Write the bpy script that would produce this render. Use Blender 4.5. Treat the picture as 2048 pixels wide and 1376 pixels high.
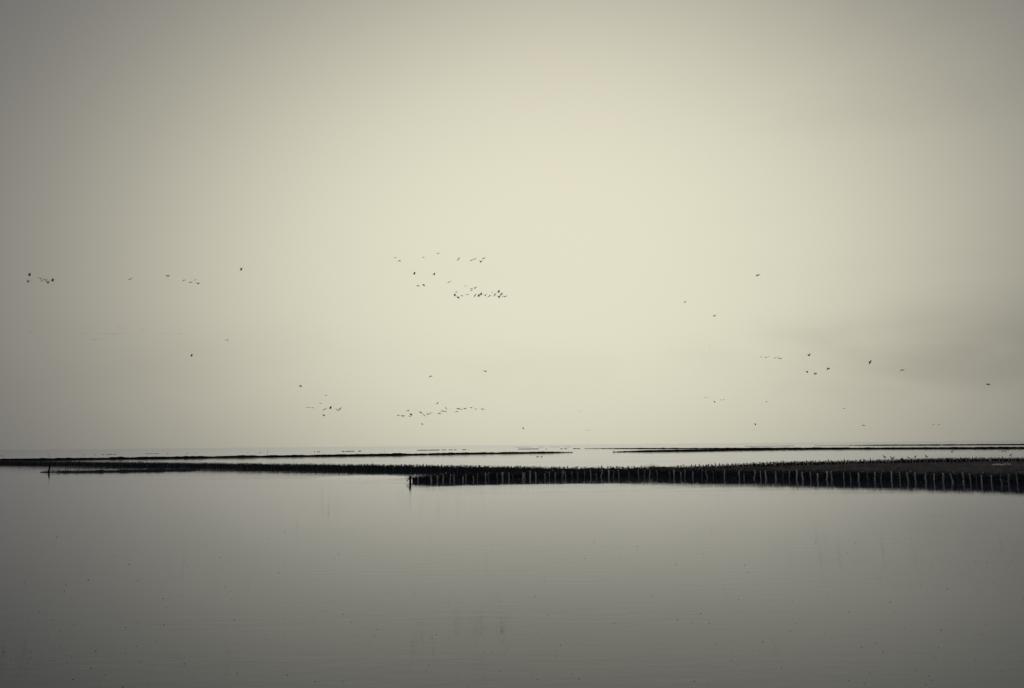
import bpy, math, random
from mathutils import Vector, Matrix, Euler, noise
random.seed(7)
R = math.radians
scene = bpy.context.scene
for o in list(bpy.data.objects): bpy.data.objects.remove(o)
C = scene.collection

# ------------------------------------------------------------------ camera
W, H, LENS, CAMZ = 2048.0, 1376.0, 28.0, 3.0
F = LENS / 36.0 * W
cam_d = bpy.data.cameras.new('camera'); cam_d.lens = LENS; cam_d.sensor_width = 36.0
cam_d.clip_start = 0.1; cam_d.clip_end = 200000.0
cam = bpy.data.objects.new('camera', cam_d); C.objects.link(cam)
PITCH, ROLL = math.atan(201.5 / F), R(-0.53)
cam.matrix_world = Matrix.Translation((0, 0, CAMZ)) @ Matrix.Rotation(R(90) + PITCH, 4, 'X') @ Matrix.Rotation(ROLL, 4, 'Z')
scene.camera = cam
CM = cam.matrix_world.to_3x3()

def ray(px, py):
    return (CM @ Vector(((px - W / 2) / F, (H / 2 - py) / F, -1.0))).normalized()
def ground(px, py, z=0.0):
    d = ray(px, py); t = (z - CAMZ) / d.z
    return Vector((d.x * t, d.y * t, z))
def at(px, py, dist):
    return Vector((0, 0, CAMZ)) + ray(px, py) * dist

# ------------------------------------------------------------------ sky, sun, exposure
SUN_EL, SUN_AZ = R(40), R(5)
world = bpy.data.worlds.new('World'); scene.world = world; world.use_nodes = True
nt = world.node_tree; nt.nodes.clear()
def N(t, kind, **kw):
    n = t.nodes.new(kind)
    for k, v in kw.items(): setattr(n, k, v)
    return n
def mth(t, op, a, b=None, c=None, clamp=False):
    n = t.nodes.new('ShaderNodeMath'); n.operation = op; n.use_clamp = clamp
    for i, v in enumerate((a, b, c)):
        if v is None: continue
        if isinstance(v, (int, float)): n.inputs[i].default_value = v
        else: t.links.new(v, n.inputs[i])
    return n.outputs[0]
def mixc(t, f, a, b, blend='MIX'):
    n = t.nodes.new('ShaderNodeMix'); n.data_type = 'RGBA'; n.blend_type = blend
    for i, v in ((0, f), (6, a), (7, b)):
        if isinstance(v, (int, float)): n.inputs[i].default_value = v
        elif isinstance(v, tuple): n.inputs[i].default_value = v if len(v) == 4 else (*v, 1)
        else: t.links.new(v, n.inputs[i])
    return n.outputs[2]

tc = N(nt, 'ShaderNodeTexCoord')
sep = N(nt, 'ShaderNodeSeparateXYZ'); nt.links.new(tc.outputs['Generated'], sep.inputs[0])
az = mth(nt, 'ARCTAN2', sep.outputs[0], sep.outputs[1])
el = mth(nt, 'ARCSINE', sep.outputs[2])
# thick overcast with the sun's glow diffused through it
GAZ, GEL, SAZ, SEL = R(3.2), R(13.0), R(32.0), R(21.6)
a1 = mth(nt, 'POWER', mth(nt, 'ABSOLUTE', mth(nt, 'DIVIDE', mth(nt, 'SUBTRACT', az, GAZ), SAZ)), 2.0)
e1 = mth(nt, 'POWER', mth(nt, 'ABSOLUTE', mth(nt, 'DIVIDE', mth(nt, 'SUBTRACT', el, GEL), SEL)), 2.0)
glow = mth(nt, 'EXPONENT', mth(nt, 'MULTIPLY', mth(nt, 'POWER', mth(nt, 'ADD', a1, e1), 1.5), -1.0))
zen = N(nt, 'ShaderNodeMapRange'); zen.interpolation_type = 'SMOOTHSTEP'      # overcast dome: brighter overhead than at the horizon
zen.inputs['From Min'].default_value = R(20); zen.inputs['From Max'].default_value = R(80)
zen.inputs['To Min'].default_value = 0.0; zen.inputs['To Max'].default_value = 1.0
nt.links.new(el, zen.inputs['Value'])
floorc = mixc(nt, zen.outputs[0], (0.109, 0.104, 0.110), (0.30, 0.29, 0.28))
# soft cloud banks, stronger low down
mp = N(nt, 'ShaderNodeMapping'); mp.inputs['Scale'].default_value = (3.6, 3.6, 10.0); mp.inputs['Location'].default_value = (1.3, 0.4, 0.15)
nt.links.new(tc.outputs['Generated'], mp.inputs[0])
nz = N(nt, 'ShaderNodeTexNoise'); nz.inputs['Scale'].default_value = 1.0; nz.inputs['Detail'].default_value = 4.0; nz.inputs['Roughness'].default_value = 0.5; nz.inputs['Distortion'].default_value = 0.15
nt.links.new(mp.outputs[0], nz.inputs['Vector'])
bank = N(nt, 'ShaderNodeMapRange'); bank.interpolation_type = 'SMOOTHSTEP'
bank.inputs['From Min'].default_value = 0.42; bank.inputs['From Max'].default_value = 0.72
bank.inputs['To Min'].default_value = 0.0; bank.inputs['To Max'].default_value = 1.0
nt.links.new(nz.outputs['Fac'], bank.inputs['Value'])
low = N(nt, 'ShaderNodeMapRange'); low.interpolation_type = 'SMOOTHSTEP'
low.inputs['From Min'].default_value = R(5.5); low.inputs['From Max'].default_value = R(10.5)
low.inputs['To Min'].default_value = 1.0; low.inputs['To Max'].default_value = 0.22
nt.links.new(el, low.inputs['Value'])
und = N(nt, 'ShaderNodeMapRange'); und.interpolation_type = 'SMOOTHSTEP'
und.inputs['From Min'].default_value = R(1.5); und.inputs['From Max'].default_value = R(5.0); und.inputs['To Min'].default_value = 0.15
nt.links.new(el, und.inputs['Value'])
side = N(nt, 'ShaderNodeMapRange'); side.interpolation_type = 'SMOOTHSTEP'
side.inputs['From Min'].default_value = R(8); side.inputs['From Max'].default_value = R(27)
side.inputs['To Min'].default_value = 0.18; side.inputs['To Max'].default_value = 1.0
nt.links.new(az, side.inputs['Value'])
veil = mth(nt, 'SUBTRACT', 1.0, mth(nt, 'MULTIPLY', mth(nt, 'MULTIPLY', mth(nt, 'MULTIPLY', bank.outputs[0], side.outputs[0]), mth(nt, 'MULTIPLY', low.outputs[0], und.outputs[0])), 0.20))
base = mixc(nt, glow, floorc, (0.750, 0.722, 0.566))
deck = mixc(nt, 1.0, base, (1, 1, 1), 'MULTIPLY')
vm = N(nt, 'ShaderNodeVectorMath', operation='SCALE'); nt.links.new(deck, vm.inputs[0]); nt.links.new(veil, vm.inputs['Scale'])
sky = N(nt, 'ShaderNodeTexSky', sky_type='NISHITA'); sky.sun_disc = False
sky.sun_elevation = SUN_EL; sky.sun_rotation = SUN_AZ; sky.dust_density = 5.0
bg1 = N(nt, 'ShaderNodeBackground'); nt.links.new(vm.outputs[0], bg1.inputs[0]); bg1.inputs[1].default_value = 1.0
bg2 = N(nt, 'ShaderNodeBackground'); nt.links.new(sky.outputs[0], bg2.inputs[0]); bg2.inputs[1].default_value = 0.0008
ad = N(nt, 'ShaderNodeAddShader'); nt.links.new(bg1.outputs[0], ad.inputs[0]); nt.links.new(bg2.outputs[0], ad.inputs[1])
wo = N(nt, 'ShaderNodeOutputWorld'); nt.links.new(ad.outputs[0], wo.inputs[0])

sun_d = bpy.data.lights.new('sun', 'SUN'); sun_d.energy = 0.5; sun_d.angle = R(20); sun_d.color = (1.0, 0.95, 0.86)
sun = bpy.data.objects.new('sun', sun_d); C.objects.link(sun)
sdir = Vector((math.sin(SUN_AZ) * math.cos(SUN_EL), math.cos(SUN_AZ) * math.cos(SUN_EL), math.sin(SUN_EL)))
sun.rotation_euler = sdir.to_track_quat('Z', 'Y').to_euler()
vs = scene.view_settings
vs.view_transform = 'Standard'; vs.look = 'None'; vs.exposure = 0.0; vs.gamma = 1.0; vs.use_curve_mapping = False

# ------------------------------------------------------------------ helpers
def obj(name, verts, faces, mat, parent=None, smooth=False):
    me = bpy.data.meshes.new(name); me.from_pydata([tuple(v) for v in verts], [], faces); me.update()
    if smooth:
        for p in me.polygons: p.use_smooth = True
    me.materials.append(mat)
    o = bpy.data.objects.new(name, me); C.objects.link(o)
    if parent: o.parent = parent
    return o
def tag(o, label=None, cat=None, group=None, kind=None):
    if label: o['label'] = label
    if cat: o['category'] = cat
    if group: o['group'] = group
    if kind: o['kind'] = kind
    return o
def empty(name, loc=(0, 0, 0)):
    o = bpy.data.objects.new(name, None); o.location = loc; C.objects.link(o); return o
def stick(V, Fc, a, b, r0, r1, n=3):
    a = Vector(a); b = Vector(b); d = (b - a)
    if d.length < 1e-6: return
    q = d.to_track_quat('Z', 'Y'); i0 = len(V)
    for p, r in ((a, r0), (b, r1)):
        for k in range(n):
            t = 2 * math.pi * k / n + 0.3
            V.append(p + q @ Vector((math.cos(t) * r, math.sin(t) * r, 0)))
    for k in range(n):
        Fc.append((i0 + k, i0 + (k + 1) % n, i0 + n + (k + 1) % n, i0 + n + k))
    Fc.append(tuple(i0 + n + k for k in range(n))); Fc.append(tuple(i0 + n - 1 - k for k in range(n)))

# ------------------------------------------------------------------ materials
def pmat(name, col, rough=0.9, var=0.0, scale=6.0, spec=0.2, rnd=None):
    m = bpy.data.materials.new(name); m.use_nodes = True
    t = m.node_tree; b = t.nodes['Principled BSDF']
    b.inputs['Roughness'].default_value = rough; b.inputs['Specular IOR Level'].default_value = spec
    g = N(t, 'ShaderNodeNewGeometry')
    n = N(t, 'ShaderNodeTexNoise'); n.inputs['Scale'].default_value = scale; n.inputs['Detail'].default_value = 4
    t.links.new(g.outputs['Position'], n.inputs['Vector'])
    lo = tuple(c * (1 - var) for c in col); hi = tuple(c * (1 + var) for c in col)
    c = mixc(t, n.outputs['Fac'], lo, hi)
    if rnd:
        oi = N(t, 'ShaderNodeObjectInfo')
        f = mth(t, 'POWER', oi.outputs['Random'], rnd[1])
        c = mixc(t, f, c, rnd[0])
    t.links.new(c, b.inputs['Base Color'])
    return m
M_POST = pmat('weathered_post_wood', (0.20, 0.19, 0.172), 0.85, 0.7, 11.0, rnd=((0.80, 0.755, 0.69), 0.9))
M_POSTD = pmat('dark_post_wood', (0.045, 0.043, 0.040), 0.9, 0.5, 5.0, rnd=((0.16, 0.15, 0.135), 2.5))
M_BRUSH = pmat('wet_brushwood', (0.030, 0.042, 0.049), 0.9, 0.8, 6.0, 0.15)
M_STRAW = pmat('bleached_brush_ends', (0.34, 0.32, 0.285), 0.9, 0.5, 9.0)
M_FAR = pmat('dark_wet_brush', (0.010, 0.012, 0.013), 0.95, 0.5, 1.0, 0.1)
M_MUD = pmat('marsh_mud', (0.0155, 0.0145, 0.0165), 0.95, 0.95, 0.45, 0.1)
M_GRASS = pmat('dry_marsh_grass', (0.019, 0.017, 0.018), 0.95, 0.9, 0.4, 0.1)
M_BIRD = pmat('bird_plumage', (0.030, 0.028, 0.026), 0.8, 0.4, 6.0)
M_WEED = pmat('floating_weed', (0.02, 0.02, 0.018), 0.8, 0.4, 20.0)

def water_mat():
    m = bpy.data.materials.new('calm_water'); m.use_nodes = True
    t = m.node_tree; b = t.nodes['Principled BSDF']
    t.nodes.remove(b)
    dif = N(t, 'ShaderNodeBsdfDiffuse'); dif.inputs['Color'].default_value = (0.017, 0.026, 0.043, 1)     # silty body of the water
    glo = N(t, 'ShaderNodeBsdfGlossy'); glo.inputs['Color'].default_value = (0.93, 0.94, 1.0, 1)
    fre = N(t, 'ShaderNodeFresnel'); fre.inputs['IOR'].default_value = 1.28
    mx = N(t, 'ShaderNodeMixShader'); t.links.new(fre.outputs[0], mx.inputs[0]); t.links.new(dif.outputs[0], mx.inputs[1]); t.links.new(glo.outputs[0], mx.inputs[2])
    t.links.new(mx.outputs[0], t.nodes['Material Output'].inputs[0])
    g = N(t, 'ShaderNodeNewGeometry')
    # wind lanes: slightly rougher, elongated patches
    mp = N(t, 'ShaderNodeMapping'); mp.inputs['Scale'].default_value = (0.016, 0.05, 1); mp.inputs['Rotation'].default_value = (0, 0, R(6))
    t.links.new(g.outputs['Position'], mp.inputs[0])
    n = N(t, 'ShaderNodeTexNoise'); n.inputs['Scale'].default_value = 1.0; n.inputs['Detail'].default_value = 3
    t.links.new(mp.outputs[0], n.inputs['Vector'])
    lane = N(t, 'ShaderNodeMapRange'); lane.interpolation_type = 'SMOOTHSTEP'
    lane.inputs['From Min'].default_value = 0.48; lane.inputs['From Max'].default_value = 0.62
    lane.inputs['To Min'].default_value = 0.038; lane.inputs['To Max'].default_value = 0.070
    t.links.new(n.outputs['Fac'], lane.inputs['Value'])
    rough = lane.outputs[0]
    # gusts: ruffled patches of water in the lee of the groynes
    ng = N(t, 'ShaderNodeTexNoise'); ng.inputs['Scale'].default_value = 0.35; ng.inputs['Detail'].default_value = 5; ng.inputs['Roughness'].default_value = 0.65
    t.links.new(g.outputs['Position'], ng.inputs['Vector'])
    for (cx, cy, rx, ry) in GUSTS:
        sp = N(t, 'ShaderNodeSeparateXYZ'); t.links.new(g.outputs['Position'], sp.inputs[0])
        ex = mth(t, 'POWER', mth(t, 'ABSOLUTE', mth(t, 'DIVIDE', mth(t, 'SUBTRACT', sp.outputs[0], cx), rx)), 2.0)
        ey = mth(t, 'POWER', mth(t, 'ABSOLUTE', mth(t, 'DIVIDE', mth(t, 'SUBTRACT', sp.outputs[1], cy), ry)), 2.0)
        dd = mth(t, 'ADD', mth(t, 'ADD', ex, ey), mth(t, 'MULTIPLY', mth(t, 'SUBTRACT', ng.outputs['Fac'], 0.5), 1.5))
        k = N(t, 'ShaderNodeMapRange'); k.interpolation_type = 'SMOOTHSTEP'
        k.inputs['From Min'].default_value = 0.5; k.inputs['From Max'].default_value = 1.2
        k.inputs['To Min'].default_value = 0.13; k.inputs['To Max'].default_value = 0.0
        t.links.new(dd, k.inputs['Value']); rough = mth(t, 'ADD', rough, k.outputs[0])
    t.links.new(rough, glo.inputs['Roughness'])
    m2 = N(t, 'ShaderNodeMapping'); m2.inputs['Scale'].default_value = (0.9, 3.2, 1)
    t.links.new(g.outputs['Position'], m2.inputs[0])
    n2 = N(t, 'ShaderNodeTexNoise'); n2.inputs['Scale'].default_value = 1.0; n2.inputs['Detail'].default_value = 4; n2.inputs['Roughness'].default_value = 0.6
    t.links.new(m2.outputs[0], n2.inputs['Vector'])
    bp = N(t, 'ShaderNodeBump'); bp.inputs['Distance'].default_value = 0.010
    t.links.new(n2.outputs['Fac'], bp.inputs['Height']); 
    m3 = N(t, 'ShaderNodeMapping'); m3.inputs['Scale'].default_value = (0.02, 0.33, 1); m3.inputs['Rotation'].default_value = (0, 0, R(-3))
    t.links.new(g.outputs['Position'], m3.inputs[0])
    n3 = N(t, 'ShaderNodeTexNoise'); n3.inputs['Scale'].default_value = 1.0; n3.inputs['Detail'].default_value = 5
    t.links.new(m3.outputs[0], n3.inputs['Vector'])
    st = N(t, 'ShaderNodeMapRange'); st.interpolation_type = 'SMOOTHSTEP'
    st.inputs['From Min'].default_value = 0.42; st.inputs['From Max'].default_value = 0.66; st.inputs['To Min'].default_value = 0.18; st.inputs['To Max'].default_value = 0.62
    t.links.new(n3.outputs['Fac'], st.inputs['Value']); t.links.new(st.outputs[0], bp.inputs['Strength'])
    for q in (dif, glo, fre): t.links.new(bp.outputs[0], q.inputs['Normal'])
    return m
_g1 = ground(1095, 975.5); _g2 = ground(715, 956)
GUSTS = [(_g1.x, _g1.y, 9.6, 5.8), (_g2.x, _g2.y, 5.0, 7.0)]
M_WATER = water_mat()

# ------------------------------------------------------------------ water
X = 30000.0
water = tag(obj('water', [(-X, -X, 0), (X, -X, 0), (X, X, 0), (-X, X, 0)], [(0, 1, 2, 3)], M_WATER), 'calm grey tidal water reaching to the horizon', kind='structure')

# ------------------------------------------------------------------ paths
def resample(pts, step):
    out = []; acc = 0.0
    for a, b in zip(pts[:-1], pts[1:]):
        L = (b - a).length; s = acc
        while s < L:
            out.append((a.lerp(b, s / L), (b - a).normalized())); s += step
        acc = s - L
    return out
def path(ctrl, smooth=6):
    g = [ground(x, y) for x, y in ctrl]
    out = []
    for i in range(len(g) - 1):          # Catmull-Rom through the control points
        p0, p1, p2, p3 = g[max(i - 1, 0)], g[i], g[i + 1], g[min(i + 2, len(g) - 1)]
        for k in range(smooth):
            t = k / smooth
            out.append(0.5 * ((2 * p1) + (p2 - p0) * t + (2 * p0 - 5 * p1 + 4 * p2 - p3) * t * t + (3 * p1 - p0 - 3 * p2 + p3) * t ** 3))
    out.append(g[-1]); return out

def post_mesh(seed, r=0.050):
    rnd = random.Random(seed); V = []; Fc = []; n = 7; rings = 7; bx, by = rnd.uniform(-.05, .05), rnd.uniform(-.05, .05)
    for j in range(rings):
        z = -0.35 + 1.35 * j / (rings - 1)
        ox, oy = rnd.uniform(-.014, .014) + bx * math.sin(z * 3), rnd.uniform(-.014, .014) + by * math.sin(z * 2.6)
        for k in range(n):
            t = 2 * math.pi * k / n; rr = r * (1.08 - 0.2 * j / rings) * rnd.uniform(.86, 1.14)
            V.append((ox + math.cos(t) * rr, oy + math.sin(t) * rr, z + (rnd.uniform(-.035, .035) if j == rings - 1 else 0)))
    for j in range(rings - 1):
        for k in range(n):
            Fc.append((j * n + k, j * n + (k + 1) % n, (j + 1) * n + (k + 1) % n, (j + 1) * n + k))
    Fc.append(tuple((rings - 1) * n + k for k in range(n)))
    return V, Fc
POSTS = []
for s in range(6):
    V, Fc = post_mesh(s); me = bpy.data.meshes.new('post'); me.from_pydata(V, [], Fc); me.materials.append(M_POST); POSTS.append(me)
POSTSD = []
for s in range(6):
    V, Fc = post_mesh(s + 20, 0.055); me = bpy.data.meshes.new('post'); me.from_pydata(V, [], Fc); me.materials.append(M_POSTD); POSTSD.append(me)

def groyne(name, label, ctrl, width, hgt, post_h, gap, twigs, meshes, front_sign, straw=0.0, limit=300, extra=None):
    pts = path(ctrl); root = empty(name, pts[0]); tag(root, label, 'groyne', 'brushwood groynes')
    o0 = pts[0]
    L = sum((b - a).length for a, b in zip(pts[:-1], pts[1:]))
    # packed brush core: lumpy ridge
    S = resample(pts, 0.16); V = []; Fc = []; K = 7
    for i, (p, d) in enumerate(S):
        nrm = Vector((-d.y, d.x, 0)); s = i * 0.16 / L
        h = hgt(s)
        for k in range(K):
            u = k / (K - 1) * 2 - 1
            prof = (1 - abs(u) ** 5) * 0.9 + 0.1
            z = h * prof * (0.86 + 0.34 * noise.noise((p * 2.3) + Vector((0, 0, u * 2))) + 0.12 * noise.noise(p * 9)) if 0 < k < K - 1 else -0.2
            V.append(p - o0 + nrm * (u * width * 0.5 * (0.92 + 0.1 * noise.noise(p * 5 + Vector((0, 0, k))))) + Vector((0, 0, z)))
    for i in range(len(S) - 1):
        for k in range(K - 1):
            Fc.append((i * K + k, i * K + k + 1, (i + 1) * K + k + 1, (i + 1) * K + k))
    Fc.append(tuple(range(K))); Fc.append(tuple((len(S) - 1) * K + k for k in reversed(range(K))))
    core = obj('brushwood_core', V, Fc, M_BRUSH, root)
    # loose twigs of the bundles
    V = []; Fc = []; V2 = []; F2 = []
    for i in range(int(L * twigs)):
        p, d = S[random.randrange(len(S))]; s = random.random()
        nrm = Vector((-d.y, d.x, 0)); idx = random.randrange(len(S)); p, d = S[idx]; h = hgt(idx * 0.16 / L)
        u = random.uniform(-1, 1); edge = random.random() < 0.55
        z = h * random.uniform(0.75, 1.08) if edge else random.uniform(0.0, h)
        w = width * 0.5 * (u if edge else (1.04 if u > 0 else -1.04))
        a = p - o0 + nrm * w + Vector((0, 0, z))
        ang = random.gauss(0, 0.5); ln = random.uniform(0.25, 0.8)
        dirv = (d * random.choice((-1, 1)) * math.cos(ang) + nrm * math.sin(ang) * 0.6 + Vector((0, 0, random.gauss(0.07, 0.30)))).normalized()
        b = a + dirv * ln
        if b.z > h * 1.25 + 0.05: b.z = h * 1.25 + 0.05
        if random.random() < straw: stick(V2, F2, a, a + dirv * ln * 0.35, 0.012, 0.008)
        else: stick(V, Fc, a, b, 0.012, 0.005)
    if V: tag(obj('brushwood', V, Fc, M_BRUSH, root), kind='stuff')
    if V2: tag(obj('bleached_twigs', V2, F2, M_STRAW, root), 'pale broken brush ends on the crest', kind='stuff')
    # posts: two rows, the row that faces the camera first
    spots = []
    for row in (front_sign, -front_sign):
        acc = 0.0; i = 0; P = resample(pts, gap)
        for i, (p, d) in enumerate(P):
            nrm = Vector((-d.y, d.x, 0)); s = min(i * gap / L, 1)
            if random.random() < (0.05 if row == front_sign else 0.12): continue
            q = p + nrm * row * (width * 0.5 + 0.03) + d * random.gauss(0, .085) * gap / 0.5
            spots.append((q - o0, post_h(s) * (random.uniform(0.9, 1.12) if random.random() > .12 else random.uniform(.55, .85)), row))
    if meshes is POSTS:
        for p, d in resample(pts, gap):
            if random.random() < .4:
                nrm = Vector((-d.y, d.x, 0)); h = random.uniform(.4, .68)
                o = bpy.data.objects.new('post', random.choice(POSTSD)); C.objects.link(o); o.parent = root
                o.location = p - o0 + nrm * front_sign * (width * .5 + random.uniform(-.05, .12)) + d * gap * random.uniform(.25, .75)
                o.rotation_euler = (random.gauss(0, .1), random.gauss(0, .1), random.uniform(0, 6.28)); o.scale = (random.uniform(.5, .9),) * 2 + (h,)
    sv, sf = [], []
    for i, (q, h, row) in enumerate(spots):
        if i < limit:
            o = bpy.data.objects.new('post', random.choice(meshes)); C.objects.link(o); o.parent = root
            o.location = q; o.rotation_euler = (random.gauss(0, .055), random.gauss(0, .055), random.uniform(0, 6.28))
            o.scale = (random.uniform(.6, 1.35),) * 2 + (h * random.uniform(.92, 1.08),)
        else:
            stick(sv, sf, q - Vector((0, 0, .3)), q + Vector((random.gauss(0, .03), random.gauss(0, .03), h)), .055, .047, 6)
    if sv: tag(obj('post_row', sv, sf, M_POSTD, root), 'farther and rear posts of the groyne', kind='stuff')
    return root, pts

FRONT = [(2330, 975.5), (2190, 972), (2048, 968), (1900, 964.5), (1700, 960.3), (1500, 956.5), (1310, 953.0)]
TONGUE = [(1296, 952.8), (1150, 955.0), (1000, 958.2), (900, 960.6), (824, 962.8)]
RIDGE = [(1330, 947.5), (1150, 948.5), (1000, 945.5), (800, 941.3), (650, 938.8), (500, 936.6), (300, 933), (100, 930), (0, 927.8), (-120, 925.6)]
BACK = [(2330, 921.5), (2190, 923), (2048, 924.5), (1850, 928), (1700, 931.5), (1500, 939), (1345, 946.5)]

front, front_p = groyne('brushwood_groyne', 'nearest brushwood groyne with pale evenly spaced posts at right', FRONT, 0.75, lambda s: 0.60, lambda s: 0.68, 0.60, 150, POSTS, 1, 0.11)
tongue, tongue_p = groyne('brushwood_groyne', 'short low groyne tapering to a point in open water at centre', TONGUE, 0.7, lambda s: 0.60 - 0.10 * s - 0.22 * max(0, (s - .86) / .14), lambda s: 0.64 - 0.10 * s - .16 * max(0, (s - .86) / .14), 0.55, 150, POSTS, 1, 0.11)
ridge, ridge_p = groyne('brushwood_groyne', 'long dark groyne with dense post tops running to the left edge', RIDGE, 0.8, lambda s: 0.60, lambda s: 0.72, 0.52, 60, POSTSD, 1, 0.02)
back, back_p = groyne('brushwood_groyne', 'rear groyne behind the muddy strip at right, with perched birds', BACK, 0.75, lambda s: 0.58 + 0.06 * math.sin(s * 19), lambda s: 0.74, 0.62, 70, POSTS, 1, 0.03)

# ------------------------------------------------------------------ marsh mud between the two right-hand groynes
GULLS = ((1987.5, 930.6), (1992, 930.2), (1997.2, 930.3), (2003.2, 930.9), (2009.2, 929.9), (2018, 929.6))
POOLC = [ground(x, y, .385) for x, y in GULLS]
def mud():
    n, mrows = 150, 60; A = []; B = []
    fa = [p for p, d in resample(front_p, 0.2)][::-1]; ba = [p for p, d in resample(back_p, 0.2)][::-1]
    V = []; Fc = []
    for i in range(n):
        t = (i / (n - 1)) ** 1.2
        a = fa[min(int(t * (len(fa) - 1)), len(fa) - 1)]; b = ba[min(int(t * (len(ba) - 1)), len(ba) - 1)]
        for j in range(mrows):
            u = j / (mrows - 1); p = a.lerp(b, 0.004 + u * 0.99)
            z = 0.13 + 0.24 * min(1, max(0, (1.0 - u) * 4)) + 0.12 * max(0, 1 - u * 6) + 0.10 * noise.noise(p * 0.22) + 0.17 * noise.noise(p * 0.9) + 0.11 * noise.noise(p * 2.1)
            for c in POOLC:
                k = max(0, min(1, 1.6 - (Vector((p.x - c.x, (p.y - c.y) * .6, 0))).length / 2.2)); z = z * (1 - k) + 0.385 * k
            V.append((p.x, p.y, z))
    for i in range(n - 1):
        for j in range(mrows - 1):
            q = (i * mrows + j, i * mrows + j + 1, (i + 1) * mrows + j + 1, (i + 1) * mrows + j)
            Fc.append(q[::-1])
    m = tag(obj('mud_flat', V, Fc, M_MUD, smooth=True), 'dark brown marsh mud held between two groynes at right', kind='structure')
    GV = []; GF = []
    for k in range(26000):
        i = random.randrange(n - 1); j = random.randrange(mrows - 1)
        p = Vector(V[i * mrows + j]).lerp(Vector(V[(i + 1) * mrows + j + 1]), random.random())
        if noise.noise(p * 0.35) < -0.05 or min((p - c).length for c in POOLC) < 3.0: continue
        h = random.uniform(.05, .24) * (0.5 + 2.2 * max(0, noise.noise(p * .6))) * (1 if random.random() > .1 else 1.6); l = random.uniform(-.06, .06); i0 = len(GV)
        c = random.uniform(0, 6.28); w = Vector((math.cos(c), math.sin(c), 0)) * 0.012
        GV += [p - w, p + w, p + Vector((l, random.uniform(-.05, .05), h))]; GF.append((i0, i0 + 1, i0 + 2))
    tag(obj('marsh_grass', GV, GF, M_GRASS), 'short dry grass on the dark mud at right', 'grass', kind='stuff')
mud()
# ------------------------------------------------------------------ far groynes: low ragged lines
def far_groyne(name, label, ctrl, width, h0, cuts=None, step=0.6, taper=(0, 0), amp=0.35):
    pts = path(ctrl); o0 = pts[0]; root = empty(name, o0); tag(root, label, 'groyne', 'distant groynes')
    L = sum((b - a).length for a, b in zip(pts[:-1], pts[1:])); S = resample(pts, step)
    V = []; Fc = []; K = 5; prev = False
    for i, (p, d) in enumerate(S):
        nrm = Vector((-d.y, d.x, 0)); s = i * step / L
        if cuts and not cuts(s, p): prev = False; continue
        h = h0 * (1 + amp * noise.noise(p * 0.23) + amp * 0.7 * noise.noise(p * 0.9))
        if taper[0] and s < taper[0]: h *= 0.25 + 0.75 * s / taper[0]
        if taper[1] and s > 1 - taper[1]: h *= 0.25 + 0.75 * (1 - s) / taper[1]
        i0 = len(V)
        for k in range(K):
            u = k / (K - 1) * 2 - 1
            V.append(p - o0 + nrm * (u * width / 2) + Vector((0, 0, -.1 if abs(u) == 1 else h * (1 - .3 * u * u) * random.uniform(.85, 1.12))))
        if prev:
            for k in range(K - 1): Fc.append((i0 - K + k, i0 - K + k + 1, i0 + k + 1, i0 + k))
        else: Fc.append(tuple(range(i0, i0 + K)))
        prev = True
    tag(obj('brushwood', V, Fc, M_FAR, root), kind='stuff')
    sv, sf = [], []
    for p, d in resample(pts, 0.9):
        s = 0
        if cuts and not cuts(0.5, p): continue
        nrm = Vector((-d.y, d.x, 0))
        q = p - o0 + nrm * random.choice((-1, 1)) * width * .5
        stick(sv, sf, q - Vector((0, 0, .2)), q + Vector((random.gauss(0, .03), 0, h0 * random.uniform(.8, 1.35))), .06, .05, 4)
    if sv: tag(obj('post_row', sv, sf, M_FAR, root), kind='stuff')
    return root, pts
far_groyne('distant_groyne', 'long thin dark groyne line from left edge ending mid water at centre', [(-200, 925.5), (0, 921.8), (200, 918.8), (400, 916.0), (800, 910.3), (1000, 907.3), (1147, 905.2)], 0.8, 0.54, taper=(0, .06))
far_groyne('distant_groyne', 'lower of two thin far groyne lines reaching the right edge', [(1226, 904.3), (1360, 902.4), (1500, 900.2), (1640, 898.6), (2048, 896.7), (2300, 895.3)], 1.0, 0.60, taper=(.08, 0), amp=.16)
far_groyne('distant_groyne', 'thin groyne line joining the lower far line from the left', [(1175, 897.2), (1300, 897.4), (1450, 897.3), (1620, 897.0), (1700, 896.8)], 1.0, 0.46, taper=(.3, 0))
far_groyne('distant_groyne', 'uppermost thin dark groyne line close under the horizon at right', [(1690, 890.9), (1850, 890.4), (2048, 889.4), (2300, 888.2)], 1.2, 0.56, taper=(.2, 0), amp=.16)
far_groyne('sunken_groyne', 'broken dashes of a nearly sunken groyne below the horizon at centre', [(600, 904.2), (840, 900.6), (1000, 898.6), (1175, 897.2)], 0.9, 0.26, cuts=lambda s, p: noise.noise(p * 0.11) + 0.7 * noise.noise(p * 0.45) > 0.08, step=0.4)
far_groyne('sunken_groyne', 'scattered faint stumps of a sunken groyne under the left horizon', [(-20, 911.5), (120, 910.5), (300, 907.5), (450, 905.5), (600, 904.2)], 0.9, 0.14, cuts=lambda s, p: noise.noise(p * 0.07) + 0.9 * noise.noise(p * 0.7) > 0.50, step=0.3)
far_groyne('sunken_groyne', 'faint broken line leading into the uppermost groyne at right', [(1490, 892.9), (1600, 891.8), (1690, 890.9)], 1.0, 0.16, cuts=lambda s, p: noise.noise(p * 0.05) > -0.05, step=0.5)
far_groyne('sunken_groyne', 'faintest row of dashes just below the horizon at centre', [(1030, 894.6), (1150, 893.6)], 1.0, 0.15, cuts=lambda s, p: noise.noise(p * 0.08) > 0.05, step=0.5)

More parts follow.
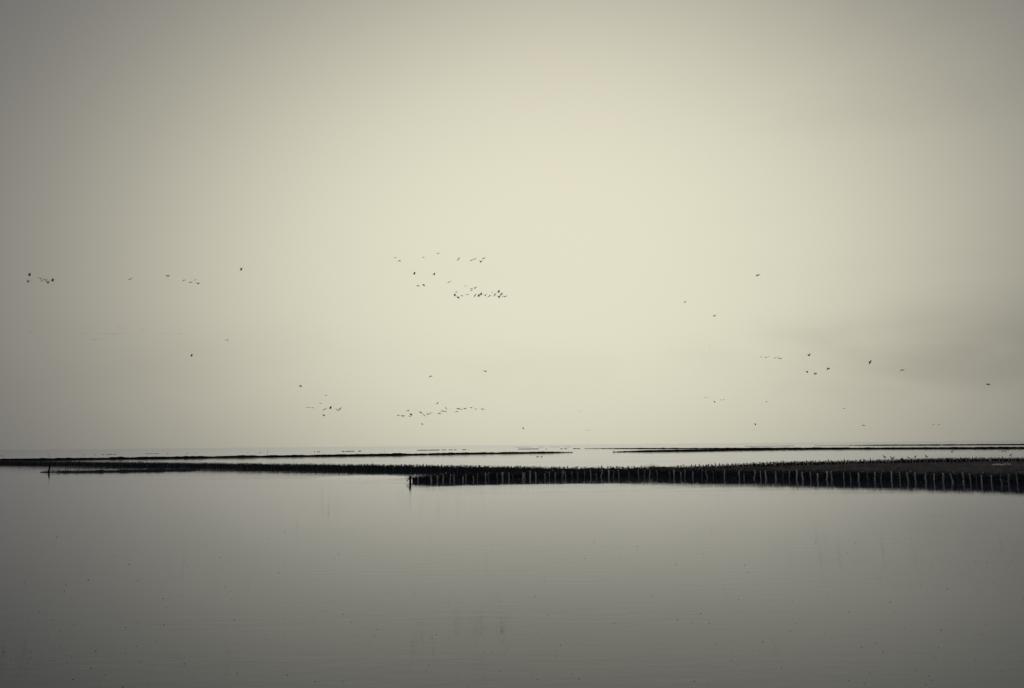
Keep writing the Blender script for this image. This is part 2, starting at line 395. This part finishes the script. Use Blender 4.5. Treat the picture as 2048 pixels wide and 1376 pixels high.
# ------------------------------------------------------------------ low brush spur in front of the long groyne, left
def spur():
    pts = path([(92, 944.2), (150, 944.3), (220, 943.6), (300, 942.2), (400, 939.6)]); o0 = pts[0]
    root = empty('brushwood_spur', o0); tag(root, 'low rotten brush spur beside the long groyne at left', 'groyne')
    S = resample(pts, .2); V = []; Fc = []; K = 5
    for i, (p, d) in enumerate(S):
        s = i / len(S); nrm = Vector((-d.y, d.x, 0)); h = (0.08 + 0.16 * min(1, s * 2.2)) * (1 + .6 * noise.noise(p * .8))
        for k in range(K):
            u = k / (K - 1) * 2 - 1
            V.append(p - o0 + nrm * u * .5 + Vector((0, 0, -.1 if abs(u) == 1 else h * random.uniform(.6, 1.2))))
    for i in range(len(S) - 1):
        for k in range(K - 1): Fc.append((i * K + k, i * K + k + 1, (i + 1) * K + k + 1, (i + 1) * K + k))
    tag(obj('brushwood', V, Fc, M_BRUSH, root), kind='stuff')
    V = []; Fc = []
    for k in range(500):
        p, d = random.choice(S); a = p - o0 + Vector((random.uniform(-.4, .4), random.uniform(-.4, .4), random.uniform(0, .2)))
        stick(V, Fc, a, a + Vector((random.gauss(0, .3), random.gauss(0, .3), random.uniform(0, .25))), .014, .006)
    tag(obj('loose_twigs', V, Fc, M_BRUSH, root), kind='stuff')
    for t in (.10, .17, .26, .4, .6):
        p, d = S[int(t * len(S))]; o = bpy.data.objects.new('post', POSTSD[0]); C.objects.link(o); o.parent = root
        o.location = p - o0; o.scale = (1, 1, random.uniform(.25, .45)); o.rotation_euler = (random.gauss(0, .1), random.gauss(0, .1), 0)
spur()

# leaning stake with a broken-off arm at the spur's tip
def stake():
    c = ground(96, 944.4); V = []; Fc = []
    stick(V, Fc, (0, 0, -.3), (0.22, 0, .85), .13, .09, 7)
    stick(V, Fc, (0.12, 0, .62), (0.30, .05, .25), .035, .02, 5)
    o = tag(obj('leaning_stake', V, Fc, M_FAR), 'dark leaning stake standing alone at the tip of the low left spur', 'stake'); o.location = c
    V = []; Fc = []; stick(V, Fc, (-.75, 0, .03), (.5, .1, .06), .06, .04, 5); stick(V, Fc, (-.2, 0, .05), (.1, 0, .22), .03, .015, 4)
    o = tag(obj('driftwood', V, Fc, M_FAR), 'flat piece of driftwood at the foot of the leaning left stake', 'driftwood'); o.location = c + Vector((-.1, -.25, 0))
stake()

# end post of the tongue with the bent branch
def end_post():
    c = ground(820.5, 967.0); V = []; Fc = []
    stick(V, Fc, (0, 0, -.4), (0.0, 0, .60), .10, .085, 8)
    o = tag(obj('end_post', V, Fc, M_FAR), 'single dark post at the pointed tip of the short groyne', 'post'); o.location = c
    V = []; Fc = []
    pts = [Vector((-.30 + .30 * math.sin(t * 1.5), .02, .10 + .38 * math.sin(t * 1.45))) for t in [k / 8 for k in range(9)]]
    for a, b in zip(pts[:-1], pts[1:]): stick(V, Fc, a, b, .036, .030, 5)
    o = tag(obj('bent_branch', V, Fc, M_BRUSH), 'thin curved branch arching over the water left of the tip post', 'branch'); o.location = c + Vector((-.02, .3, .05))
end_post()

# tangle of twigs where the two groynes meet
def heap():
    c = ground(1318, 949.5); root = empty('brush_heap', c); tag(root, 'tangled heap of brush where the groynes meet right of centre', 'brush heap')
    V = []; Fc = []
    for k in range(420):
        x = random.gauss(0.3, 1.0); a = Vector((x, random.uniform(-.6, .9), random.uniform(.15, .74 - .09 * abs(x))))
        b = a + Vector((random.gauss(-.15, .45), random.gauss(0, .3), random.gauss(.04, .12))); stick(V, Fc, a, b, .016, .006)
    tag(obj('brushwood', V, Fc, M_BRUSH, root), kind='stuff')
    V = []; Fc = []
    for k in range(26):
        a = Vector((random.uniform(-1.3, -.2), random.uniform(-.2, .2), .66)); q = a
        dirv = Vector((random.uniform(-1, .2), 0, random.uniform(.1, .7))).normalized()
        for s in range(4):
            n = q + dirv * .12; stick(V, Fc, q, n, .011 - .002 * s, .009 - .002 * s); q = n
            dirv = (dirv + Vector((random.gauss(0, .25), random.gauss(0, .2), random.gauss(-.02, .2)))).normalized()
    tag(obj('loose_twigs', V, Fc, M_BRUSH, root), kind='stuff')
    V = []; Fc = []; n = 10
    for j in range(4):
        for k in range(n):
            t = 2 * math.pi * k / n; r = (1, .92, .68, .3)[j]
            V.append((math.cos(t) * 1.9 * r * random.uniform(.9, 1.1) + .4, math.sin(t) * .8 * r, (-.1, .35, .6, .72)[j] * random.uniform(.92, 1.08)))
    for j in range(3):
        for k in range(n): Fc.append((j * n + k, j * n + (k + 1) % n, (j + 1) * n + (k + 1) % n, (j + 1) * n + k))
    Fc.append(tuple(3 * n + k for k in range(n)))
    obj('packed_brush', V, Fc, M_BRUSH, root)
heap()

# small marker stakes and the withy far out
def marker(px, py, hpx, lean, label, cat='stake', name='marker_stake', r=.06):
    c = ground(px, py); d = c.length; h = hpx / F * d; V = []; Fc = []
    stick(V, Fc, (0, 0, -.2), (lean * h, 0, h), r, r * .6, 6)
    o = tag(obj(name, V, Fc, M_FAR), label, cat); o.location = c
marker(535, 905.3, 4.5, .03, 'small upright stake out on the water above the long left line', r=.09)
marker(768.5, 902.4, 5.0, 0, 'thin faint stake near the horizon left of centre', r=.06)
marker(635, 904.2, 2.2, 0, 'tiny stump between the two far stakes left of centre', r=.13)
marker(1092, 898.6, 2.8, .25, 'tiny leaning stake above the end of the long far line', r=.14)
def withy():
    c = ground(100, 920.2); V = []; Fc = []
    P = [(0, 0, 0), (-.12, 0, .6), (-.35, .03, 1.1), (-.62, .05, 1.55), (-1.0, .05, 1.95)]
    for k, (a, b) in enumerate(zip(P[:-1], P[1:])): stick(V, Fc, a, b, .035 - .006 * k, .030 - .006 * k, 5)
    stick(V, Fc, P[2], (-.45, .02, 1.75), .016, .008, 4); stick(V, Fc, P[1], (.05, .02, 1.15), .014, .007, 4)
    o = tag(obj('bare_branch', V, Fc, M_BRUSH), 'tall bare branch leaning left above the far line near left edge', 'branch'); o.location = c
withy()

# ------------------------------------------------------------------ birds
def bird_mesh(inner, outer, sweep=0.1, neck=0.22, thick=.05):
    """wingspan 1 when flat; body along +X, wings along Y"""
    V = []; Fc = []
    prof = [(-.30, .012, .0), (-.24, .042, .0), (-.14, .070, -.005), (0, .086, -.008), (.11, .070, .0), (.18, .036, .012), (.18 + neck * .6, .024, .02), (.20 + neck, .032, .024), (.25 + neck, .018, .02), (.29 + neck, .004, .014)]
    n = 6
    for x, r, z in prof:
        for k in range(n):
            t = 2 * math.pi * k / n; V.append((x, math.cos(t) * r, z + math.sin(t) * r))
    for j in range(len(prof) - 1):
        for k in range(n): Fc.append((j * n + k, j * n + (k + 1) % n, (j + 1) * n + (k + 1) % n, (j + 1) * n + k))
    Fc.append(tuple(range(n))[::-1]); Fc.append(tuple((len(prof) - 1) * n + k for k in range(n)))
    i0 = len(V)
    V += [(-.24, -.03, .0), (-.24, .03, .0), (-.37, .05, .0), (-.37, -.05, .0), (-.24, 0, .02)]   # tail fan
    Fc += [(i0, i0 + 1, i0 + 2, i0 + 3), (i0 + 4, i0 + 3, i0 + 2)]
    for sgn in (1, -1):
        y = 0.03; z = .02; st = []
        segs = [(0, inner), (.12, inner), (.23, (inner + outer) / 2), (.36, outer), (.47, outer)]
        ch = [(.14, -.14), (.15, -.13), (.14, -.11), (.08, -.10), (-.01, -.06)]
        last = 0
        for (l, a), (c0, c1) in zip(segs, ch):
            y += (l - last) * math.cos(R(a)); z += (l - last) * math.sin(R(a)); last = l
            sw = sweep * l; st.append([(c0 - sw, y * sgn, z), (c1 - sw, y * sgn, z - .004), ((c0 + c1) / 2 - sw, y * sgn, z + thick * (1 - l))])
        i0 = len(V)
        for s in st: V += s
        for j in range(len(st) - 1):
            a = i0 + 3 * j; b = a + 3
            Fc += [(a, a + 2, b + 2, b), (a + 2, a + 1, b + 1, b + 2), (a + 1, a, b, b + 1)]
        Fc.append((i0 + 12, i0 + 13, i0 + 14))
    return V, Fc
BM = {}
for key, args, thick in [(k + x, a, th) for x, th in (('', .05), ('_slender', .014)) for k, a in {'arc': (12, -38), 'arch': (25, -62), 'vee': (28, 12), 'veeh': (55, 38), 'flat': (6, -4), 'gull': (30, -14), 'up': (68, 78), 'down': (-35, -62)}.items()]:
    V, Fc = bird_mesh(*args, sweep=.25, neck=.16, thick=thick); me = bpy.data.meshes.new('bird_' + key); me.from_pydata(V, [], Fc); me.materials.append(M_BIRD)
    for p in me.polygons: p.use_smooth = True
    BM[key] = me
POSE = {'arc': 'wings bowed down', 'arch': 'wings curved down', 'vee': 'wings in shallow V', 'veeh': 'wings raised in a V', 'flat': 'wings level', 'gull': 'wings kinked', 'up': 'wings straight up', 'down': 'wings beating down'}
ORD = ['leftmost', 'second', 'third', 'fourth', 'fifth', 'sixth', 'seventh', 'eighth', 'ninth', 'tenth', 'eleventh', 'twelfth', 'thirteenth', 'fourteenth', 'fifteenth', 'sixteenth', 'seventeenth', 'eighteenth', 'nineteenth', 'twentieth', 'twenty-first', 'twenty-second']
SPAN = 1.3
def bird(px, py, size, pose, yaw, roll, label, group=None, pitch=0.0):
    o = bpy.data.objects.new('flying_bird', BM[pose + ('_slender' if size > 7.5 else '')]); C.objects.link(o)
    d = 0.95 * F / size; o.location = at(px, py, d)
    s = 1.4 if size < 6.5 else max(.84, 1.4 - .12 * (size - 6.5)); pitch = random.uniform(14, 32) if not pitch else pitch
    o.scale = (s, s, s)
    # yaw 0: heading away from the camera, +90: heading left, -90: heading right
    o.rotation_euler = (Matrix.Rotation(R(90 + yaw), 4, 'Z') @ Matrix.Rotation(R(-pitch) * math.cos(R(yaw)), 4, 'Y') @ Matrix.Rotation(R(roll), 4, 'X')).to_euler()
    tag(o, label, 'bird', group); return o
# pose classes as they read in the picture -> (mesh, yaw, roll, size factor)
def cls(c):
    j = random.uniform
    return {'A': ('arc', j(-25, 25), j(-8, 8), 1.08), 'H': ('arch', j(-20, 20), j(-8, 8), 1.35), 'V': ('vee', j(-30, 30), j(-8, 8), 1.08),
            'W': ('gull', j(-15, 15), j(-6, 6), 1.05), 'F': ('flat', j(-35, 35), j(-8, 8), 1.05), 'D': ('flat', j(15, 40), j(-36, -26), 1.1),
            'S': ('flat', j(20, 40), j(-62, -50), 1.1), 'L': ('flat', j(10, 30), j(30, 42), 1.1), 'T': ('up', j(55, 75), j(-18, 18), 1.2),
            'Y': ('veeh', j(20, 45), j(-25, -5), 1.35), 'O': ('down', j(55, 80), j(-10, 10), 1.5), 'B': ('arc', j(10, 30), j(-24, -14), 1.05)}[c]
def flock(where, pts, group):
    pts = sorted(pts)
    for i, (x, y, s, c) in enumerate(pts):
        m, yw, rl, k = cls(c)
        o = ORD[i] + (' from the left' if i else '')
        if i == len(pts) - 1 and i: o = 'rightmost'
        bird(x, y, s * k, m, yw, rl, 'bird, %s, %s %s' % (POSE[m], o, where), group)
def lone(x, y, s, c, label):
    m, yw, rl, k = cls(c); bird(x, y, s * k, m, yw, rl, label)

flock('in tight cluster near left edge', [(58.8, 551, 6, 'T'), (55.4, 564, 5.5, 'T'), (81, 557.4, 7, 'Y'), (83.5, 562, 6, 'Y'), (90.4, 559.8, 7, 'Y'), (92.9, 562.5, 6, 'Y'), (95.4, 566, 5, 'T'), (105, 562, 7, 'T')], 'tight flock near the left edge')
flock('of four gliding at upper left', [(367.6, 560.7, 12, 'B'), (380.8, 564.6, 9, 'A'), (390, 559.7, 10, 'B'), (396.9, 567, 11, 'V')], 'gliding birds at upper left')
flock('in loose upper centre flock', [(790.6, 515.4, 4.5, 'F'), (798.6, 521.8, 6, 'H'), (846.6, 514.5, 6.5, 'H'), (876.4, 506.8, 6, 'B'), (917, 518.2, 7, 'S'), (943, 520.5, 6.5, 'D'), (949.4, 518, 6, 'A'), (967.5, 516.7, 9, 'D'), (961.5, 524, 6, 'Y')], 'loose upper flock over centre')
flock('of six between the centre flocks', [(828.4, 548.2, 5.5, 'T'), (867.8, 549.4, 5, 'T'), (898.2, 564.3, 6, 'D'), (836, 571.6, 5.5, 'H'), (847.2, 569.1, 4, 'O'), (931, 572.2, 5, 'F')], 'scattered birds between the centre flocks')
flock('in dense strung-out centre cluster', [(943.5, 577.6, 5.5, 'A'), (942.7, 580.8, 5.5, 'B'), (949.7, 576.6, 5.5, 'Y'), (912.5, 584.3, 5.5, 'B'), (909.7, 589, 5, 'O'), (916.3, 593.9, 5, 'O'), (923.9, 591.6, 5.5, 'A'), (934.7, 589, 6.5, 'H'), (950, 591, 6, 'S'), (957, 592.5, 5.5, 'T'), (961.7, 589.4, 5.5, 'T'), (970.6, 591.2, 5.5, 'Y'), (978.9, 592, 7, 'D'), (984.8, 584.6, 4.5, 'F'), (989.7, 589.4, 6, 'S'), (996.9, 584.4, 5.5, 'T'), (1002.4, 588.4, 7, 'S'), (997.5, 592.6, 5, 'O'), (1006, 592.6, 5.5, 'A'), (1010.8, 592.9, 5.5, 'D')], 'dense flock at centre')
flock('of faint trio low left of centre', [(614.5, 814.7, 3.6, 'F'), (619.5, 814.9, 3.6, 'F'), (625.7, 815.6, 4, 'F')], 'faint trio low left of centre')
flock('of four dark low left of centre', [(649.6, 818.6, 6.5, 'D'), (660.5, 816.9, 6, 'T'), (674, 819.6, 7, 'L'), (679.5, 818, 6, 'S')], 'dark group low left of centre')
flock('in long low centre flock', [(796.6, 830.7, 5.5, 'A'), (805.6, 832.2, 6, 'V'), (816.4, 821.3, 6, 'H'), (821.8, 827.8, 4.5, 'O'), (819.5, 832.4, 4.5, 'F'), (841.5, 825, 8, 'L'), (848.2, 830.2, 6, 'L'), (855.6, 828.4, 6, 'H'), (861.2, 826.8, 5.5, 'V'), (878.2, 826.9, 6.5, 'H'), (884.9, 822, 5, 'F'), (890.5, 823, 6, 'A'), (891.7, 816, 6, 'L'), (913.2, 823.3, 6.5, 'A'), (917.4, 817.6, 6.5, 'V'), (922.2, 819.1, 4.5, 'F'), (930.9, 817.4, 6.5, 'V'), (943, 815.5, 6, 'V'), (951.4, 818.6, 5, 'V'), (965, 818.7, 5.5, 'V')], 'long low flock over centre')
flock('in small faint row at right', [(1522.7, 714, 3.2, 'F'), (1531.5, 714.3, 4.2, 'A'), (1536.6, 713.7, 3.2, 'F'), (1549.8, 716, 4.2, 'V'), (1556.5, 714.3, 3.4, 'A'), (1560.5, 717.2, 6, 'F')], 'faint row at right')
flock('of five tiny low right ones', [(1409.9, 795, 2.8, 'F'), (1414.8, 795, 2.8, 'F'), (1428.9, 802.9, 3, 'O'), (1441, 800.2, 3, 'V'), (1448, 799.5, 3, 'A')], 'tiny birds low right of centre')
lone(260.5, 558.4, 6.5, 'D', 'lone bird right of the tight left cluster, wings slanting')
lone(336.9, 552, 11, 'V', 'larger bird with wings in a shallow V, left of four gliders')
lone(482, 540, 6, 'T', 'lone bird with wings straight up, right of the four gliders')
lone(454.7, 680.9, 5.5, 'Y', 'lone bird with raised wings in the empty left sky')
lone(382.8, 712, 5, 'T', 'lower lone bird in the empty left sky, wings up')
lone(600.9, 771.2, 4, 'O', 'small bird high above the faint trio left of centre')
lone(652.3, 791, 4.5, 'V', 'very faint bird above the dark low group left of centre')
lone(641.3, 806.7, 4.2, 'F', 'small bird just above the dark low group left of centre')
lone(647.5, 829.6, 3.5, 'O', 'tiny bird just below the dark low group left of centre')
lone(861.3, 752.6, 6, 'B', 'smaller of two birds high above the long low flock')
lone(971.2, 742.8, 12, 'V', 'larger bird with spread wings high above the long low flock')
lone(874.3, 807.4, 4.5, 'Y', 'single small bird just above the long low flock')
lone(844.4, 847.4, 3, 'O', 'faint speck of a bird beneath the long low flock')
lone(1617.5, 711, 5.2, 'Y', 'dark compact bird right of the faint row at right')
lone(1614, 742.7, 3.8, 'O', 'small dark bird below the compact dark one at right')
lone(1631.2, 747, 7.8, 'B', 'bird with bowed wings between the small dark one and the long-winged one')
lone(1656.7, 737, 11, 'B', 'long-winged bird gliding with bowed wings at right')
lone(1739.7, 724.3, 6.0, 'S', 'bird banking steeply in the right sky')
lone(1805, 740, 11.5, 'A', 'bird with wings arched down in front of the right cloud')
lone(1976, 768.9, 11.5, 'W', 'rightmost flying bird, with kinked wings near the right edge')
lone(1532.4, 803.4, 3.2, 'F', 'faint tiny bird below the small faint row at right')
lone(1688, 817, 3.2, 'F', 'very faint bird low in the right sky under the cloud')
lone(1510.4, 847.7, 3.4, 'O', 'small dark bird low over the right water')
lone(1727, 850.8, 5.4, 'A', 'bird with bowed wings skimming low over the right groyne')
lone(1515.4, 550.4, 7.4, 'D', 'single large dark bird high in the right sky')
lone(1370, 603.9, 4.5, 'D', 'small pale bird below left of the single large dark bird')
lone(1428.7, 631.5, 5, 'D', 'small pale bird directly below left of the large dark bird, lower one')
lone(1418, 691.8, 2.8, 'F', 'lowest tiny speck of a bird in the empty sky right of centre')
lone(1866.9, 849, 2.8, 'F', 'left one of two faint birds low at far right')
lone(1878, 849.6, 3, 'F', 'right one of two faint birds low at far right')
lone(1046.2, 855.6, 3.2, 'O', 'tiny bird low over the end of the long far line')
lone(1162, 822.9, 2.4, 'F', 'faint speck of a bird above the gap between the far lines')
lone(1174, 860.3, 3, 'F', 'left one of a tiny pair just above the horizon at centre')
lone(1179.5, 860.3, 2.4, 'F', 'right one of a tiny pair just above the horizon at centre')
far_pts = [(61, 664.7), (68, 661.5), (165, 667), (183, 679), (189, 679), (195, 678.8), (202, 679.2), (211, 678.8), (194, 667), (200, 666.5), (208, 668), (214, 667.5), (219, 668.4), (224, 668.4), (228, 668.6), (233, 668), (239, 655), (245, 657), (252, 657.6), (241, 667.2), (251, 665.5), (282.4, 657.7), (288, 660), (301, 661.8), (324, 667), (331, 668), (340, 668.9), (345, 667.8), (352, 668), (358, 667.6), (362, 667)]
for x, y in far_pts:
    bird(x, y, random.uniform(1.7, 2.2) + (.5 if x in (282.4, 362, 61) else 0), random.choice(('flat', 'vee', 'arc')), random.uniform(-40, 40), random.uniform(-10, 10), 'tiny faint bird in the long distant flock low in the left sky', 'distant flock in the left sky')

# swimming and perched birds
def sitting_mesh(swim):
    V = []; Fc = []; n = 8
    if swim: prof = [(-.26, .015, .10), (-.2, .05, .08), (-.08, .085, .055), (.05, .09, .05), (.14, .065, .07), (.18, .035, .12), (.19, .03, .18), (.205, .042, .225), (.25, .03, .225), (.30, .006, .215)]
    else: prof = [(-.22, .012, .05), (-.15, .035, .08), (-.06, .062, .13), (.02, .07, .18), (.07, .055, .23), (.085, .036, .275), (.09, .04, .31), (.12, .03, .315), (.17, .006, .305)]
    for i, (x, r, z) in enumerate(prof):
        d = Vector((prof[min(i + 1, len(prof) - 1)][0] - prof[max(i - 1, 0)][0], 0, prof[min(i + 1, len(prof) - 1)][2] - prof[max(i - 1, 0)][2])).normalized()
        u = Vector((-d.z, 0, d.x))
        for k in range(n):
            t = 2 * math.pi * k / n; p = Vector((x, 0, z)) + u * (math.sin(t) * r) + Vector((0, math.cos(t) * r * .9, 0)); V.append(p)
    for j in range(len(prof) - 1):
        for k in range(n): Fc.append((j * n + k, j * n + (k + 1) % n, (j + 1) * n + (k + 1) % n, (j + 1) * n + k))
    Fc.append(tuple(range(n))[::-1]); Fc.append(tuple((len(prof) - 1) * n + k for k in range(n)))
    if not swim:
        for s in (-.025, .025): stick(V, Fc, (.0, s, .14), (.01, s, 0), .008, .006, 4)
    me = bpy.data.meshes.new('sitting_bird'); me.from_pydata([tuple(v) for v in V], [], Fc); me.materials.append(M_BIRD)
    for p in me.polygons: p.use_smooth = True
    return me
SW, PE = sitting_mesh(True), sitting_mesh(False)
def swimmer(px, py, label, group, k=1.0):
    o = bpy.data.objects.new('swimming_bird', SW); C.objects.link(o); o.location = ground(px, py) - Vector((0, 0, .02)); o.scale = (k,) * 3
    o.rotation_euler = (0, 0, random.choice((0, math.pi)) + random.gauss(0, .4)); tag(o, label, 'bird', group)
swimmer(1075.2, 913.6, 'left one of two birds swimming below the end of the far line', 'pair of swimming birds', 1.1)
swimmer(1083.3, 913.3, 'right one of two birds swimming below the end of the far line', 'pair of swimming birds', 1.1)
swimmer(1903.9, 903.4, 'single bird swimming apart, left of the far right raft of birds', None, 1.2)
sw = [(1949, 899.6), (1968, 899.3), (1970.8, 899.8), (1980.8, 898.8), (1985.7, 898.8), (1994, 898.8), (2005.4, 902.4), (2009.0, 900.1), (2011.5, 902.4), (2014.5, 899.3), (2017.9, 899.3), (2024, 898.8), (2038.4, 899.3)]
for i, (x, y) in enumerate(sw):
    swimmer(x, y, 'small swimming bird, %s in the loose raft at far right' % ('leftmost' if i == 0 else 'rightmost' if i == len(sw) - 1 else ORD[i] + ' from the left'), 'raft of swimming birds at far right')
# perched on the rear groyne: nearest post top is looked up so the feet touch it
tops = []
bpy.context.view_layer.update()
inv = CM.transposed()
for p in back.children:
    if p.name.startswith('post') and p.data.name.startswith('post') and 'kind' not in p:
        w = back.location + p.location + Vector((0, 0, p.scale.z)); c = inv @ (w - Vector((0, 0, CAMZ)))
        tops.append((W / 2 + c.x / -c.z * F, w))
per = [1768, 1783, 1789, 1802, 1807.5, 1818, 1830, 1853, 2022]
used = set()
for i, x in enumerate(per):
    j = min((k for k in range(len(tops)) if k not in used), key=lambda k: abs(tops[k][0] - x)); used.add(j)
    o = bpy.data.objects.new('perched_bird', PE); C.objects.link(o); o.location = tops[j][1]; o.scale = (random.uniform(.9, 1.15),) * 3
    o.rotation_euler = (0, 0, random.choice((0, math.pi)) + random.gauss(0, .5))
    tag(o, 'dark bird perched on a rear groyne post at right, %s of nine' % ('leftmost' if i == 0 else 'rightmost' if i == len(per) - 1 else ORD[i] + ' from the left'), 'bird', 'birds perched on the rear groyne')

# white gulls resting on the mud
M_GULL = pmat('white_plumage', (0.86, 0.86, 0.84), 0.7, 0.05, 6.0)
SWG = SW.copy(); SWG.materials.clear(); SWG.materials.append(M_GULL)
for i, c in enumerate(POOLC):
    o = bpy.data.objects.new('resting_gull', SWG); C.objects.link(o); o.location = c + Vector((0, 0, -.005)); o.scale = (random.uniform(.68, .8),) * 3
    o.rotation_euler = (0, 0, random.choice((0, math.pi)) + random.gauss(0, .4))
    tag(o, 'white gull resting on the dark mud at right, %s of six' % ('leftmost' if i == 0 else 'rightmost' if i == 5 else ORD[i] + ' from the left'), 'gull', 'gulls on the mud')

# ------------------------------------------------------------------ floating bits on the near water
V = []; Fc = []
for k in range(420):
    px = random.uniform(0, 2048); py = 1060 + 316 * random.random() ** 0.9
    c = ground(px, py); r = random.choice((.4, .4, .5, .6, .8, 1.1)) / F * c.length * random.uniform(.6, 1.0); i0 = len(V)
    n = 6
    for z, rr in ((-.004, 1.0), (.004 + r * .25, .6)):
        for q in range(n):
            t = 2 * math.pi * q / n; V.append(c + Vector((math.cos(t) * r * rr * random.uniform(.7, 1.5), math.sin(t) * r * rr * 1.6, z)))
    for q in range(n): Fc.append((i0 + q, i0 + (q + 1) % n, i0 + n + (q + 1) % n, i0 + n + q))
    Fc.append(tuple(i0 + n + q for q in range(n)))
tag(obj('floating_debris', V, Fc, M_WEED), 'tiny dark specks of weed floating on the near water', 'debris', kind='stuff')
